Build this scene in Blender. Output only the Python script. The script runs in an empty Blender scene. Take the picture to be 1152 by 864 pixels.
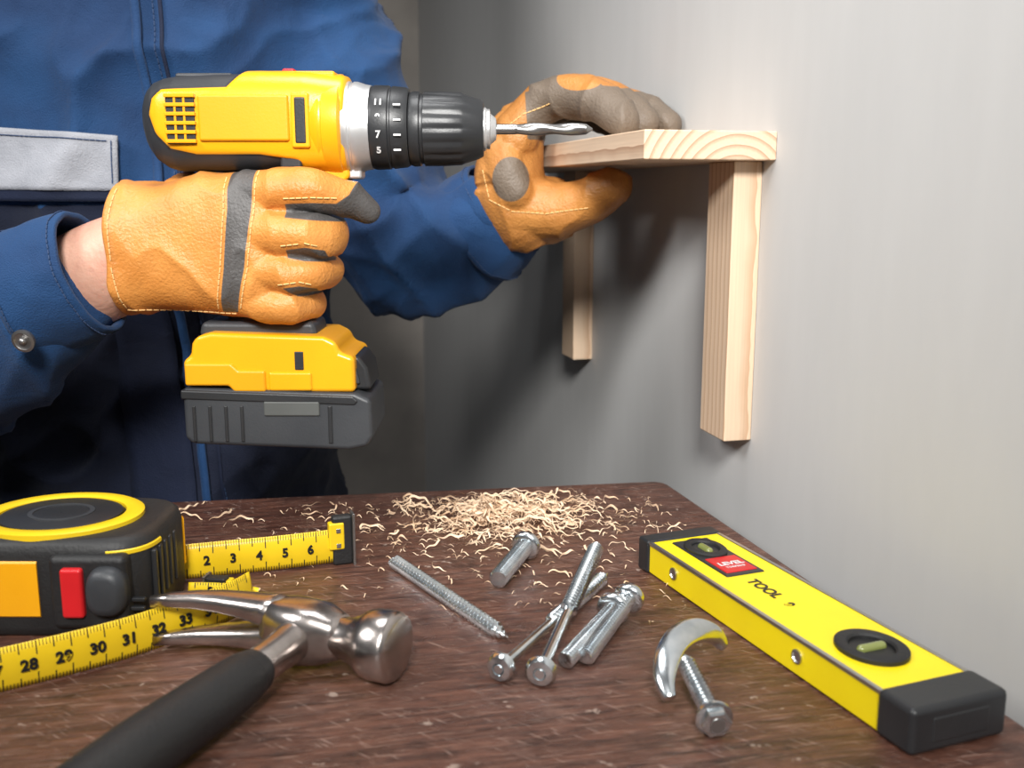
import bpy, bmesh, math, random
from mathutils import Vector, Matrix, noise
from mathutils.bvhtree import BVHTree
random.seed(7)
V = Vector
T = 0.92            # bench height
CZ = T + 0.24       # camera height
ROT = math.radians(13.5)   # the room is turned by this angle
scene = bpy.context.scene
COL = scene.collection
try:
    scene.view_settings.view_transform = 'Standard'
except Exception:
    pass

# ------------------------------------------------------------------ materials
def pmat(name, col, rough=.5, metal=0, col2=None, vscale=20, vstretch=(1,1,1), bump=0, bscale=200,
         mask=None, colm=None, roughm=None, coat=0, sheen=0, vcontrast=(.35,.65), sss=0, bump2=0, b2scale=30):
    m = bpy.data.materials.new(name); m.use_nodes = True
    nt = m.node_tree; N = nt.nodes; L = nt.links
    b = N['Principled BSDF']
    b.inputs['Roughness'].default_value = rough
    b.inputs['Metallic'].default_value = metal
    if coat: b.inputs['Coat Weight'].default_value = coat
    if sheen: b.inputs['Sheen Weight'].default_value = sheen
    if sss:
        b.inputs['Subsurface Weight'].default_value = sss
        b.inputs['Subsurface Scale'].default_value = .01
    tc = N.new('ShaderNodeTexCoord')
    mp = N.new('ShaderNodeMapping'); mp.inputs['Scale'].default_value = vstretch
    L.new(tc.outputs['Object'], mp.inputs['Vector'])
    nz = N.new('ShaderNodeTexNoise'); nz.inputs['Scale'].default_value = vscale; nz.inputs['Detail'].default_value = 6
    L.new(mp.outputs[0], nz.inputs['Vector'])
    if col2 is None: col2 = tuple(c*.82 for c in col)
    cr = N.new('ShaderNodeValToRGB')
    cr.color_ramp.elements[0].position = vcontrast[0]; cr.color_ramp.elements[1].position = vcontrast[1]
    cr.color_ramp.elements[0].color = (*col2, 1); cr.color_ramp.elements[1].color = (*col, 1)
    L.new(nz.outputs['Fac'], cr.inputs[0])
    out = cr.outputs[0]
    if mask:
        at = N.new('ShaderNodeAttribute'); at.attribute_name = mask
        mr = N.new('ShaderNodeMapRange'); mr.inputs['From Min'].default_value = -.0003; mr.inputs['From Max'].default_value = .0003
        L.new(at.outputs['Fac'], mr.inputs['Value'])
        mx = N.new('ShaderNodeMix'); mx.data_type = 'RGBA'
        L.new(mr.outputs[0], mx.inputs[0]); L.new(out, mx.inputs[6]); mx.inputs[7].default_value = (*colm, 1)
        out = mx.outputs[2]
        if roughm is not None:
            mm = N.new('ShaderNodeMix'); mm.data_type = 'FLOAT'
            L.new(mr.outputs[0], mm.inputs[0]); mm.inputs[2].default_value = rough; mm.inputs[3].default_value = roughm
            L.new(mm.outputs[0], b.inputs['Roughness'])
    L.new(out, b.inputs['Base Color'])
    last = None
    if bump2:
        n3 = N.new('ShaderNodeTexNoise'); n3.inputs['Scale'].default_value = b2scale; n3.inputs['Detail'].default_value = 3
        n3.inputs['Distortion'].default_value = 1.2
        L.new(tc.outputs['Object'], n3.inputs['Vector'])
        b3 = N.new('ShaderNodeBump'); b3.inputs['Strength'].default_value = bump2; b3.inputs['Distance'].default_value = .004
        L.new(n3.outputs['Fac'], b3.inputs['Height']); last = b3
        L.new(b3.outputs[0], b.inputs['Normal'])
    if bump:
        n2 = N.new('ShaderNodeTexNoise'); n2.inputs['Scale'].default_value = bscale; n2.inputs['Detail'].default_value = 4
        L.new(mp.outputs[0], n2.inputs['Vector'])
        bp = N.new('ShaderNodeBump'); bp.inputs['Strength'].default_value = bump; bp.inputs['Distance'].default_value = .001
        if last: L.new(last.outputs[0], bp.inputs['Normal'])
        L.new(n2.outputs['Fac'], bp.inputs['Height']); L.new(bp.outputs[0], b.inputs['Normal'])
    return m

def wood_mat(name, axis, offset, light=(.82,.61,.43), dark=(.60,.38,.235), scale=60, dist=1.5):
    m = bpy.data.materials.new(name); m.use_nodes = True
    nt = m.node_tree; N = nt.nodes; L = nt.links; b = N['Principled BSDF']
    b.inputs['Roughness'].default_value = .62
    tc = N.new('ShaderNodeTexCoord'); mp = N.new('ShaderNodeMapping')
    mp.inputs['Location'].default_value = offset
    L.new(tc.outputs['Object'], mp.inputs['Vector'])
    w = N.new('ShaderNodeTexWave'); w.wave_type = 'RINGS'; w.rings_direction = axis
    w.wave_profile = 'SAW'
    w.inputs['Scale'].default_value = scale; w.inputs['Distortion'].default_value = dist
    w.inputs['Detail'].default_value = 2; w.inputs['Detail Scale'].default_value = .6
    L.new(mp.outputs[0], w.inputs['Vector'])
    cr = N.new('ShaderNodeValToRGB'); e = cr.color_ramp.elements
    e[0].position = 0; e[0].color = (*light, 1); e[1].position = 1; e[1].color = (*dark, 1)
    x = e.new(.55); x.color = tuple(light[i]*.93 for i in range(3)) + (1,)
    L.new(w.outputs['Fac'], cr.inputs[0])
    st = {'X': (1,60,60), 'Y': (60,1,60), 'Z': (60,60,1)}[axis]
    mp2 = N.new('ShaderNodeMapping'); mp2.inputs['Scale'].default_value = st
    L.new(tc.outputs['Object'], mp2.inputs['Vector'])
    nz = N.new('ShaderNodeTexNoise'); nz.inputs['Scale'].default_value = 12; nz.inputs['Detail'].default_value = 4
    L.new(mp2.outputs[0], nz.inputs['Vector'])
    mx = N.new('ShaderNodeMix'); mx.data_type = 'RGBA'; mx.blend_type = 'MULTIPLY'; mx.inputs[0].default_value = .25
    L.new(cr.outputs[0], mx.inputs[6]); L.new(nz.outputs['Fac'], mx.inputs[7])
    L.new(mx.outputs[2], b.inputs['Base Color'])
    bp = N.new('ShaderNodeBump'); bp.inputs['Strength'].default_value = .15; bp.inputs['Distance'].default_value = .0005
    L.new(nz.outputs['Fac'], bp.inputs['Height']); L.new(bp.outputs[0], b.inputs['Normal'])
    return m

M = {}
M['wall'] = pmat('wall_paint', (.56,.558,.55), .8, col2=(.54,.538,.53), vscale=9, vstretch=(1,5,1.2), bump=.06, bscale=160, vcontrast=(.3,.7))
M['wallb'] = pmat('old_plaster', (.46,.42,.38), .9, col2=(.31,.285,.26), vscale=5, bump=.6, bscale=60)
M['floor'] = pmat('floor_concrete', (.2,.19,.18), .8, vscale=4, bump=.3, bscale=50)
M['drill_body'] = pmat('drill_plastic', (.030,.032,.036), .5, mask='mask', colm=(.87,.40,.008), roughm=.3, bump=.12, bscale=900)
M['yplastic'] = pmat('amber_plastic', (.87,.40,.008), .3, col2=(.83,.37,.007), bump=.08, bscale=900)
M['yplastic2'] = pmat('amber_plastic_inset', (.80,.355,.006), .38, col2=(.76,.33,.005), bump=.08, bscale=900)
M['blk'] = pmat('black_plastic', (.018,.019,.021), .4, col2=(.026,.027,.029), bump=.1, bscale=700)
M['grey_plastic'] = pmat('charcoal_plastic', (.032,.035,.040), .46, col2=(.045,.048,.053), bump=.12, bscale=700)
M['label'] = pmat('grey_label', (.10,.105,.10), .5)
M['silver'] = pmat('silver_casting', (.66,.66,.66), .38, metal=.7, col2=(.58,.58,.59), bump=.05)
M['steel'] = pmat('zinc_steel', (.84,.88,.90), .22, metal=1, col2=(.60,.65,.68), vscale=90)
M['steel_worn'] = pmat('forged_steel', (.62,.57,.54), .27, metal=1, col2=(.40,.355,.33), vscale=45, bump=.15, bscale=160)
M['dsteel'] = pmat('dark_steel', (.36,.35,.34), .33, metal=.9)
M['rubber'] = pmat('black_rubber', (.010,.010,.011), .55, col2=(.017,.017,.017), bump=.3, bscale=500)
M['red'] = pmat('red_plastic', (.62,.015,.02), .35)
M['white'] = pmat('white_print', (.75,.75,.75), .5)
M['tapey'] = pmat('tape_yellow', (.85,.58,.012), .38, col2=(.78,.52,.012))
M['levely'] = pmat('level_yellow', (.90,.70,.006), .34, col2=(.86,.65,.006), vscale=30)
M['print'] = pmat('black_print', (.012,.012,.012), .45)
M['vial'] = pmat('vial_liquid', (.22,.25,.07), .08, coat=1)
M['alu'] = pmat('machined_edge', (.6,.6,.58), .3, metal=1)
M['glove'] = pmat('tan_leather', (.74,.315,.075), .42, col2=(.56,.205,.038), vscale=22, bump=.7, bscale=520,
                  mask='mask', colm=(.085,.080,.078), roughm=.5, vcontrast=(.32,.68), bump2=.16, b2scale=55)
M['glove2'] = pmat('tan_leather_palm', (.52,.225,.055), .46, col2=(.35,.135,.030), vscale=24, bump=.8, bscale=480,
                  mask='mask', colm=(.150,.115,.085), roughm=.55, vcontrast=(.3,.7), bump2=.22, b2scale=55)
M['stitch'] = pmat('stitch_thread', (.88,.55,.22), .7)
M['skin'] = pmat('skin', (.66,.38,.28), .48, col2=(.56,.28,.20), vscale=35, bump=.5, bscale=260, sss=.12, bump2=.2, b2scale=60)
M['hair'] = pmat('hair', (.05,.03,.02), .6)
M['jacket'] = pmat('workwear_cloth', (.0035,.046,.145), .82, col2=(.002,.028,.098), vscale=14, bump=.8, bscale=900,
                   mask='mask', colm=(.0035,.008,.028), roughm=.85, sheen=.06, bump2=.5, b2scale=22)
M['jblue'] = pmat('workwear_blue', (.0035,.047,.15), .82, col2=(.002,.032,.11), vscale=14, bump=.8, bscale=900, sheen=.06, bump2=.4, b2scale=26)
M['jnavy'] = pmat('workwear_navy', (.004,.010,.036), .85, bump=.7, bscale=900, bump2=.4, b2scale=26)
M['jgrey'] = pmat('grey_cloth', (.40,.41,.45), .85, col2=(.31,.32,.355), vscale=25, bump=.9, bscale=800, bump2=.45, b2scale=30)
M['thread'] = pmat('dark_thread', (.03,.06,.14), .8)
M['shav'] = pmat('pine_shaving', (.88,.67,.48), .6, col2=(.72,.50,.32), vscale=60)

# bench top: dark, worn varnished wood
def bench_mat():
    m = bpy.data.materials.new('bench_wood'); m.use_nodes = True
    nt = m.node_tree; N = nt.nodes; L = nt.links; b = N['Principled BSDF']
    tc = N.new('ShaderNodeTexCoord')
    def noise_(scale, detail, rough, rot=None, st=(1,1,1)):
        n = N.new('ShaderNodeTexNoise'); n.inputs['Scale'].default_value = scale; n.inputs['Detail'].default_value = detail; n.inputs['Roughness'].default_value = rough
        if rot is not None:
            # rotate first, then stretch
            ma = N.new('ShaderNodeMapping'); ma.inputs['Rotation'].default_value = (0,0,math.radians(rot)); L.new(tc.outputs['Object'], ma.inputs[0])
            mb = N.new('ShaderNodeMapping'); mb.inputs['Scale'].default_value = st; L.new(ma.outputs[0], mb.inputs[0]); L.new(mb.outputs[0], n.inputs['Vector'])
        else: L.new(tc.outputs['Object'], n.inputs['Vector'])
        return n
    def ramp(src, p0, p1, c0=(0,0,0,1), c1=(1,1,1,1)):
        c = N.new('ShaderNodeValToRGB'); e = c.color_ramp.elements; e[0].position = p0; e[1].position = p1; e[0].color = c0; e[1].color = c1
        L.new(src, c.inputs[0]); return c
    def mix(f, a, bcol, k=1.0):
        mu = N.new('ShaderNodeMath'); mu.operation = 'MULTIPLY'; mu.inputs[1].default_value = k; L.new(f, mu.inputs[0])
        x = N.new('ShaderNodeMix'); x.data_type = 'RGBA'; L.new(mu.outputs[0], x.inputs[0]); L.new(a, x.inputs[6]); x.inputs[7].default_value = bcol
        return x.outputs[2]
    n1 = noise_(6, 9, .72, -12, (4,32,4))
    base = ramp(n1.outputs['Fac'], .34, .66, (.028,.011,.008,1), (.150,.062,.040,1)).outputs[0]
    n2 = noise_(8, 10, .8)
    c = mix(ramp(n2.outputs['Fac'], .52, .68).outputs[0], base, (.27,.155,.12,1), .45)
    n4 = noise_(26, 8, .8)
    c = mix(ramp(n4.outputs['Fac'], .55, .64).outputs[0], c, (.020,.009,.007,1), .62)
    s1 = noise_(3.2, 6, .6, 38, (22,260,22)); s2 = noise_(3.2, 6, .6, -12, (14,330,14)); s3 = noise_(120, 4, .6)
    c = mix(ramp(s1.outputs['Fac'], .615, .675).outputs[0], c, (.40,.28,.23,1), .65)
    c = mix(ramp(s2.outputs['Fac'], .59, .66).outputs[0], c, (.35,.22,.17,1), .65)
    c = mix(ramp(s3.outputs['Fac'], .66, .71).outputs[0], c, (.46,.36,.30,1), .6)
    L.new(c, b.inputs['Base Color'])
    mr = N.new('ShaderNodeMapRange'); mr.inputs['From Min'].default_value = .35; mr.inputs['From Max'].default_value = .65; mr.inputs['To Min'].default_value = .24; mr.inputs['To Max'].default_value = .5
    L.new(n2.outputs['Fac'], mr.inputs[0]); L.new(mr.outputs[0], b.inputs['Roughness'])
    b1 = N.new('ShaderNodeBump'); b1.inputs['Strength'].default_value = .8; b1.inputs['Distance'].default_value = .0016
    L.new(n1.outputs['Fac'], b1.inputs['Height'])
    b2 = N.new('ShaderNodeBump'); b2.inputs['Strength'].default_value = .5; b2.inputs['Distance'].default_value = .001
    L.new(n4.outputs['Fac'], b2.inputs['Height']); L.new(b1.outputs[0], b2.inputs['Normal']); L.new(b2.outputs[0], b.inputs['Normal'])
    return m
M['bench'] = bench_mat()

# ------------------------------------------------------------------ geometry helpers
def empty(name, loc=(0,0,0), rot=(0,0,0)):
    o = bpy.data.objects.new(name, None); COL.objects.link(o)
    o.location = loc; o.rotation_euler = rot; o.empty_display_size = .02
    return o

def mk(name, verts, faces, mat=None, parent=None, smooth=True, bevel=0, seg=3, autos=None):
    me = bpy.data.meshes.new(name); me.from_pydata([tuple(v) for v in verts], [], faces); me.update()
    bm = bmesh.new(); bm.from_mesh(me); bmesh.ops.recalc_face_normals(bm, faces=bm.faces); bm.to_mesh(me); bm.free()
    o = bpy.data.objects.new(name, me); COL.objects.link(o)
    if mat: me.materials.append(mat)
    if parent: o.parent = parent
    if smooth:
        for p in me.polygons: p.use_smooth = True
        if bevel == 0 and autos:
            me.set_sharp_from_angle(angle=math.radians(autos))
    if bevel:
        md = o.modifiers.new('bevel', 'BEVEL'); md.width = bevel; md.segments = seg; md.limit_method = 'ANGLE'; md.angle_limit = math.radians(32)
        md.harden_normals = True
    return o

def loft(rings, cap=True):
    n = len(rings[0]); vs = []; fs = []
    for r in rings: vs += r
    for i in range(len(rings)-1):
        for j in range(n):
            a = i*n+j; b = i*n+(j+1) % n
            fs.append((a, b, b+n, a+n))
    if cap:
        fs.append(tuple(range(n))[::-1]); k = (len(rings)-1)*n
        fs.append(tuple(range(k, k+n)))
    return vs, fs

def ring(c, u, v, ru, rv, n=2.0, N=32):
    out = []
    for i in range(N):
        t = 2*math.pi*i/N; cc = math.cos(t); ss = math.sin(t)
        out.append(c + u*(ru*math.copysign(abs(cc)**(2/n), cc)) + v*(rv*math.copysign(abs(ss)**(2/n), ss)))
    return out

def smooth_path(pts, rad, sub=6):
    P = [V(p) for p in pts]; out = []; ro = []
    for i in range(len(P)-1):
        p0 = P[max(i-1,0)]; p1 = P[i]; p2 = P[i+1]; p3 = P[min(i+2,len(P)-1)]
        for k in range(sub):
            t = k/sub
            q = .5*((2*p1)+(-p0+p2)*t+(2*p0-5*p1+4*p2-p3)*t*t+(-p0+3*p1-3*p2+p3)*t**3)
            out.append(q); ro.append(rad[i]*(1-t)+rad[i+1]*t)
    out.append(P[-1]); ro.append(rad[-1])
    return out, ro

def tube(pts, rad, N=16, round_ends=True, asp=1.0, up=V((0,0,1)), sub=6, smoothp=True):
    if smoothp: P, R = smooth_path(pts, rad, sub)
    else: P = [V(p) for p in pts]; R = list(rad)
    rings = []
    def frame(d):
        d = d.normalized(); u = up.cross(d)
        if u.length < 1e-3: u = V((0,1,0)).cross(d)
        u.normalize(); return d, u, d.cross(u).normalized()
    n = len(P)
    ds = [((P[min(i+1,n-1)]-P[max(i-1,0)])) for i in range(n)]
    if round_ends:
        d,u,v = frame(ds[0])
        for a in (85,60,35,15):
            a = math.radians(a); rings.append(ring(P[0]-d*R[0]*math.sin(a), u, v, R[0]*math.cos(a), R[0]*math.cos(a)*asp, 2, N))
    for i in range(n):
        d,u,v = frame(ds[i]); rings.append(ring(P[i], u, v, R[i], R[i]*asp, 2, N))
    if round_ends:
        d,u,v = frame(ds[-1])
        for a in (15,35,60,85):
            a = math.radians(a); rings.append(ring(P[-1]+d*R[-1]*math.sin(a), u, v, R[-1]*math.cos(a), R[-1]*math.cos(a)*asp, 2, N))
    return loft(rings)

def sphere(c, r, N=16, sc=(1,1,1)):
    c = V(c); rings = []
    for i in range(1, N):
        a = math.pi*i/N - math.pi/2
        rings.append([c+V((r*math.cos(a)*math.cos(t)*sc[0], r*math.cos(a)*math.sin(t)*sc[1], r*math.sin(a)*sc[2])) for t in [2*math.pi*j/(2*N) for j in range(2*N)]])
    return loft(rings)

def lathe(prof, N=32):
    rings = [ring(V((x,0,0)), V((0,1,0)), V((0,0,1)), max(r,1e-5), max(r,1e-5), 2, N) for x, r in prof]
    return loft(rings)

def xf(vf, mtx):
    return [mtx @ V(v) for v in vf[0]], vf[1]

def join(parts):
    vs = []; fs = []
    for a, b in parts:
        k = len(vs); vs += list(a); fs += [tuple(i+k for i in f) for f in b]
    return vs, fs

def axis_m(p, d, roll=0):
    q = V((1,0,0)).rotation_difference(V(d).normalized()).to_matrix().to_4x4()
    return Matrix.Translation(V(p)) @ q @ Matrix.Rotation(roll, 4, 'X')

def boxv(c, s):
    c = V(c); s = V(s)/2
    vs = [c+V((sx*s.x, sy*s.y, sz*s.z)) for sx in (-1,1) for sy in (-1,1) for sz in (-1,1)]
    fs = [(0,1,3,2),(4,6,7,5),(0,4,5,1),(2,3,7,6),(0,2,6,4),(1,5,7,3)]
    return vs, fs

def box(name, c, s, mat, parent=None, bevel=0, seg=3):
    return mk(name, *boxv(c, s), mat, parent, smooth=bevel > 0, bevel=bevel, seg=seg)

def prism(name, pts, y0, y1, mat, parent=None, bevel=0, seg=4):
    n = len(pts); vs = [V((x,y0,z)) for x,z in pts]+[V((x,y1,z)) for x,z in pts]
    fs = [tuple(range(n)), tuple(range(n,2*n))[::-1]]+[(i,(i+1)%n,(i+1)%n+n,i+n) for i in range(n)]
    return mk(name, vs, fs, mat, parent, smooth=bevel > 0, bevel=bevel, seg=seg)

def zprism(name, pts, z0, z1, mat, parent=None, bevel=0, seg=4):
    n = len(pts); vs = [V((x,y,z0)) for x,y in pts]+[V((x,y,z1)) for x,y in pts]
    fs = [tuple(range(n))[::-1], tuple(range(n,2*n))]+[(i,(i+1)%n,(i+1)%n+n,i+n) for i in range(n)]
    return mk(name, vs, fs, mat, parent, smooth=bevel > 0, bevel=bevel, seg=seg)

def bake(o):
    bpy.context.view_layer.update()
    dg = bpy.context.evaluated_depsgraph_get()
    me = bpy.data.meshes.new_from_object(o.evaluated_get(dg)); o.modifiers.clear(); o.data = me
    for p in me.polygons: p.use_smooth = True
    return o

def remeshed(name, parts, voxel, mat, parent, smooth_it=4, disp=None):
    o = mk(name, *join(parts), mat, parent)
    r = o.modifiers.new('r', 'REMESH'); r.mode = 'VOXEL'; r.voxel_size = voxel
    s = o.modifiers.new('s', 'SMOOTH'); s.factor = .5; s.iterations = smooth_it
    bake(o)
    me = o.data
    if not me.materials: me.materials.append(mat)
    if disp:
        me.update()
        nr = [v.normal.copy() for v in me.vertices]
        for v, n in zip(me.vertices, nr): v.co = v.co + n*disp(v.co.copy(), n)
        me.update()
    return o

def seg_d(p, a, b):
    ax, az = a; bx, bz = b; dx = bx-ax; dz = bz-az
    t = max(0, min(1, ((p[0]-ax)*dx+(p[1]-az)*dz)/(dx*dx+dz*dz+1e-12)))
    return math.hypot(p[0]-ax-t*dx, p[1]-az-t*dz)

def poly_sdf(p, poly):
    d = 1e9; ins = False; n = len(poly)
    for i in range(n):
        a = poly[i]; b = poly[(i+1) % n]
        d = min(d, seg_d(p, a, b))
        if (a[1] > p[1]) != (b[1] > p[1]) and p[0] < (b[0]-a[0])*(p[1]-a[1])/(b[1]-a[1])+a[0]: ins = not ins
    return d if ins else -d

def set_mask(o, fn):
    me = o.data; at = me.attributes.get('mask') or me.attributes.new('mask', 'FLOAT', 'POINT')
    at.data.foreach_set('value', [float(fn(v.co)) for v in me.vertices])

def bvh_of(o):
    me = o.data
    return BVHTree.FromPolygons([v.co.copy() for v in me.vertices], [tuple(p.vertices) for p in me.polygons])

def drape(name, quad, nx, nz, bvh, mat, parent, off=.003, thick=.002, ystart=-.5, ymax=2.5, relax=0):
    """cloth piece laid on the front of a body; quad = 4 (x,z) corners bl,br,tr,tl"""
    vs = []; bl, br, tr, tl = [V(q) for q in quad]; last = None
    for j in range(nz+1):
        for i in range(nx+1):
            s = i/nx; t = j/nz
            p = (bl*(1-s)+br*s)*(1-t)+(tl*(1-s)+tr*s)*t
            h = bvh.ray_cast(V((p.x, ystart, p.y)), V((0,1,0)), ymax-ystart)
            if h[0] is not None: last = V((p.x, h[0].y-off, p.y))
            elif last is not None: last = V((p.x, last.y, p.y))
            else: last = V((p.x, 1, p.y))
            vs.append(last.copy())
    W = nx+1
    for _ in range(relax):
        ys = [v.y for v in vs]
        for j in range(nz+1):
            for i in range(W):
                nb = [ys[j*W+k] for k in (i-1,i+1) if 0 <= k < W]+[ys[k*W+i] for k in (j-1,j+1) if 0 <= k <= nz]
                vs[j*W+i].y = .5*ys[j*W+i]+.5*sum(nb)/len(nb)
    fs = [(j*(nx+1)+i, j*(nx+1)+i+1, (j+1)*(nx+1)+i+1, (j+1)*(nx+1)+i) for j in range(nz) for i in range(nx)]
    o = mk(name, vs, fs, mat, parent)
    md = o.modifiers.new('s', 'SOLIDIFY'); md.thickness = thick; md.offset = 0
    return o

def stitches(name, path, bvh, mat, parent, step=.0042, ln=.0028, r=.00052, off=.0003, ystart=-.5, ymaxhit=9):
    parts = []
    for a, b in zip(path[:-1], path[1:]):
        a = V(a); b = V(b); L = (b-a).length; n = max(1, int(L/step)); d = (b-a)/max(L,1e-9)
        for i in range(n):
            p0 = a+d*(i*step); p1 = p0+d*ln; hs = []
            for p in (p0, p1):
                h = bvh.ray_cast(V((p.x, ystart, p.y)), V((0,1,0)), 4)
                if h[0] is None or h[0].y > ymaxhit: hs = None; break
                hs.append(h[0]+h[1]*off)
            if hs and (hs[0]-hs[1]).length < ln*3 and (hs[0]-hs[1]).length > 1e-5:
                parts.append(tube(hs, [r, r], 6, True, smoothp=False))
    if parts: return mk(name, *join(parts), mat, parent)

# ------------------------------------------------------------------ room
def room_box(name, a0, a1, b0, b1, z0, z1, mat, bevel=0):
    c = V(((a0+a1)/2, (b0+b1)/2, (z0+z1)/2))
    o = box(name, (0,0,0), (a1-a0, b1-b0, z1-z0), mat, bevel=bevel)
    o.rotation_euler = (0,0,ROT)
    o.location = Matrix.Rotation(ROT, 4, 'Z') @ c
    return o
room_box('wall_right', .36, .46, -1.6, 2.51, 0, 2.6, M['wall'])
room_box('wall_back', -2.6, .36, 2.41, 2.51, 0, 2.6, M['wallb'])
room_box('floor', -2.6, .46, -1.6, 2.51, -.05, 0, M['floor'])

# ------------------------------------------------------------------ bench
bench = empty('workbench')
zprism('top', [(-.95,.10),(.318,.12),(.131,.822),(.127,.829),(.120,.832),(-.95,.672)], T-.035, T, M['bench'], bench, bevel=.004, seg=3)
for i,(x,y) in enumerate([(-.88,.17),(.25,.18),(.07,.76),(-.88,.62)]):
    box('leg_%d' % (i+1), (x,y,(T-.035)/2), (.06,.06,T-.035), M['bench'], bench, bevel=.003)
box('apron', (-.35,.60,T-.08), (1.0,.02,.09), M['bench'], bench)

# ------------------------------------------------------------------ shelf with two brackets (in room axes)
shelf = empty('wooden_shelf', rot=(0,0,ROT))
mw1 = wood_mat('pine_board', 'Y', (-.02,0,.035), scale=44, dist=1.2, dark=(.48,.29,.18))
mw2 = wood_mat('pine_batten', 'Z', (.03,-.06,0), scale=45, dist=1.6)
def sbox(name, a0, a1, b0, b1, z0, z1, mat):
    o = box(name, (0,0,0), (a1-a0, b1-b0, z1-z0), mat, shelf, bevel=.0012, seg=2)
    o.location = ((a0+a1)/2, (b0+b1)/2, (z0+z1)/2); return o
sbox('board', .259, .36, .686, 1.25, CZ+.0215, CZ+.042, mw1)
sbox('front_leg', .337, .36, .706, .751, CZ-.190, CZ+.0215, mw2)
sbox('rear_leg', .337, .36, 1.105, 1.150, CZ-.190, CZ+.0215, mw2)

# ------------------------------------------------------------------ cordless drill
U = .00061
DY = .725
drill = empty('cordless_drill', (-.169, DY, CZ+.039))
def q(x, y): return ((x-300)*U, (150-y)*U)
def qp(l): return [q(*p) for p in l]
secs = [(164,134,8,8,2),(166,134,20,17,2.2),(171,136,33,27,2.4),(180,138,43,35,2.6),(192,140,49,41,2.8),(206,141,52,44,3),
        (250,140,53,46,3),(300,139,53,46,3),(350,139,52,46,3),(392,141,50,46,2.6)]
def interp(secs, x):
    for a, b in zip(secs[:-1], secs[1:]):
        if x <= b[0]:
            t = (x-a[0])/(b[0]-a[0]); return [a[i]*(1-t)+b[i]*t for i in range(5)]
    return list(secs[-1])
xs = [164,164.6,165.4,166.5,168,170,172.5,175]+[178+i*2 for i in range(108)]
rings = []
for x in xs:
    s = interp(secs, x); c = V(((x-300)*U, 0, (150-s[1])*U))
    rings.append(ring(c, V((0,1,0)), V((0,0,1)), s[3]*U, s[2]*U, s[4], 96))
hous = mk('motor_housing', *loft(rings), M['drill_body'], drill)
ypoly = qp([(196,106),(268,104),(280,90),(290,80),(402,78),(402,205),(350,205),(342,180),(300,174),(232,174),(204,168),(188,152),(181,132),(185,115)])
set_mask(hous, lambda c: poly_sdf((c.x, c.z), ypoly))
me = hous.data; me.update(); nr = [v.normal.copy() for v in me.vertices]; at = me.attributes['mask']
for v, n in zip(me.vertices, nr):
    t = max(0, min(1, (at.data[v.index].value+.0006)/.0016)); v.co += n*(.0018*t)
me.update()
def yb(name, x0, x1, y0, y1, ya, yb_, mat, bevel=.0008):
    a = q(x0, y1); b = q(x1, y0)
    return box(name, ((a[0]+b[0])/2, (ya+yb_)/2*U, (a[1]+b[1])/2), (b[0]-a[0], abs(yb_-ya)*U, b[1]-a[1]), mat, drill, bevel=bevel, seg=3)
yb('vent_recess', 203, 234, 111, 164, -49.8, -30, M['blk'])
for i in range(6):
    yb('vent_slat_%d' % i, 202, 235, 111+i*9.6, 115+i*9.6, -52.5, -40, M['yplastic'], .0005)
yb('vent_bar_a', 212, 214.5, 111, 163, -51.5, -40, M['yplastic'], .0004)
yb('vent_bar_b', 222, 224.5, 111, 163, -51.5, -40, M['yplastic'], .0004)
yb('side_panel', 238, 336, 112, 161, -52, -35, M['yplastic2'], .0018)
yb('side_panel_far', 238, 336, 112, 161, 35, 52, M['yplastic2'], .0018)
yb('side_slot_frame', 338, 358, 110, 168, -50.6, -35, M['yplastic'], .0015)
yb('side_slot', 341.5, 354.5, 114, 164, -51.4, -35, M['blk'], .0015)
yb('top_ridge', 205, 268, 86, 92, -18, 18, M['grey_plastic'], .002)
yb('top_yellow_ridge', 285, 382, 84, 92, -20, 20, M['yplastic'], .002)
yb('direction_button', 321, 335, 80, 90, -7, 7, M['red'], .0015)
yb('selector', 322, 346, 176, 190, -40, 40, M['blk'], .002)
mk('front_flange', *xf(lathe([((x-300)*U, r*U) for x, r in [(352,40),(358,50),(366,54),(368,53),(369.5,53),(371,55),(380,56),(388,56),(391,52),(391,30)]], 64), Matrix.Translation((0,0,(150-142)*U))), M['yplastic'], drill, autos=40)
prism('flange_foot', qp([(356,170),(392,170),(396,198),(390,204),(366,204),(356,192)]), -22*U, 22*U, M['yplastic'], drill, bevel=.003)
AX = Matrix.Translation((0,0,(150-144)*U))
mk('gear_case', *xf(lathe([((x-300)*U, r*U) for x, r in [(384,49),(391,50.5),(397,50.5),(398,49),(400,49),(401,50),(405,50),(414,47),(420,46),(421,30)]], 64), AX), M['silver'], drill, autos=40)
yb('gear_case_lug', 388, 408, 186, 201, -16, 16, M['silver'], .002)
mk('clutch_ring', *xf(lathe([((x-300)*U, r*U) for x, r in [(419,40),(420,45),(424,46.5),(440,46),(441,44.5),(443,44.5),(444,45.5),(458,44),(462,42),(463,30)]], 64), AX), M['blk'], drill, autos=40)
def chuck():
    rings = []; N = 96
    for x, r in [(462,34),(463,40),(467,41.5),(474,41),(475,38.5),(478,38.5),(479,41),(500,41),(520,40),(524,38),(540,33),(545,30),(546,18)]:
        rr = []
        for i in range(N):
            t = 2*math.pi*i/N; g = 0
            if 480 <= x <= 522: g = -1.8 if (i % 6) < 2 else 0
            rr.append(V(((x-300)*U, (r+g)*U*math.cos(t), (r+g)*U*math.sin(t))))
        rings.append(rr)
    return loft(rings)
AX2 = Matrix.Translation((0,0,(150-145.5)*U))
mk('keyless_chuck', *xf(chuck(), AX2), M['blk'], drill, autos=35)
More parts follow.
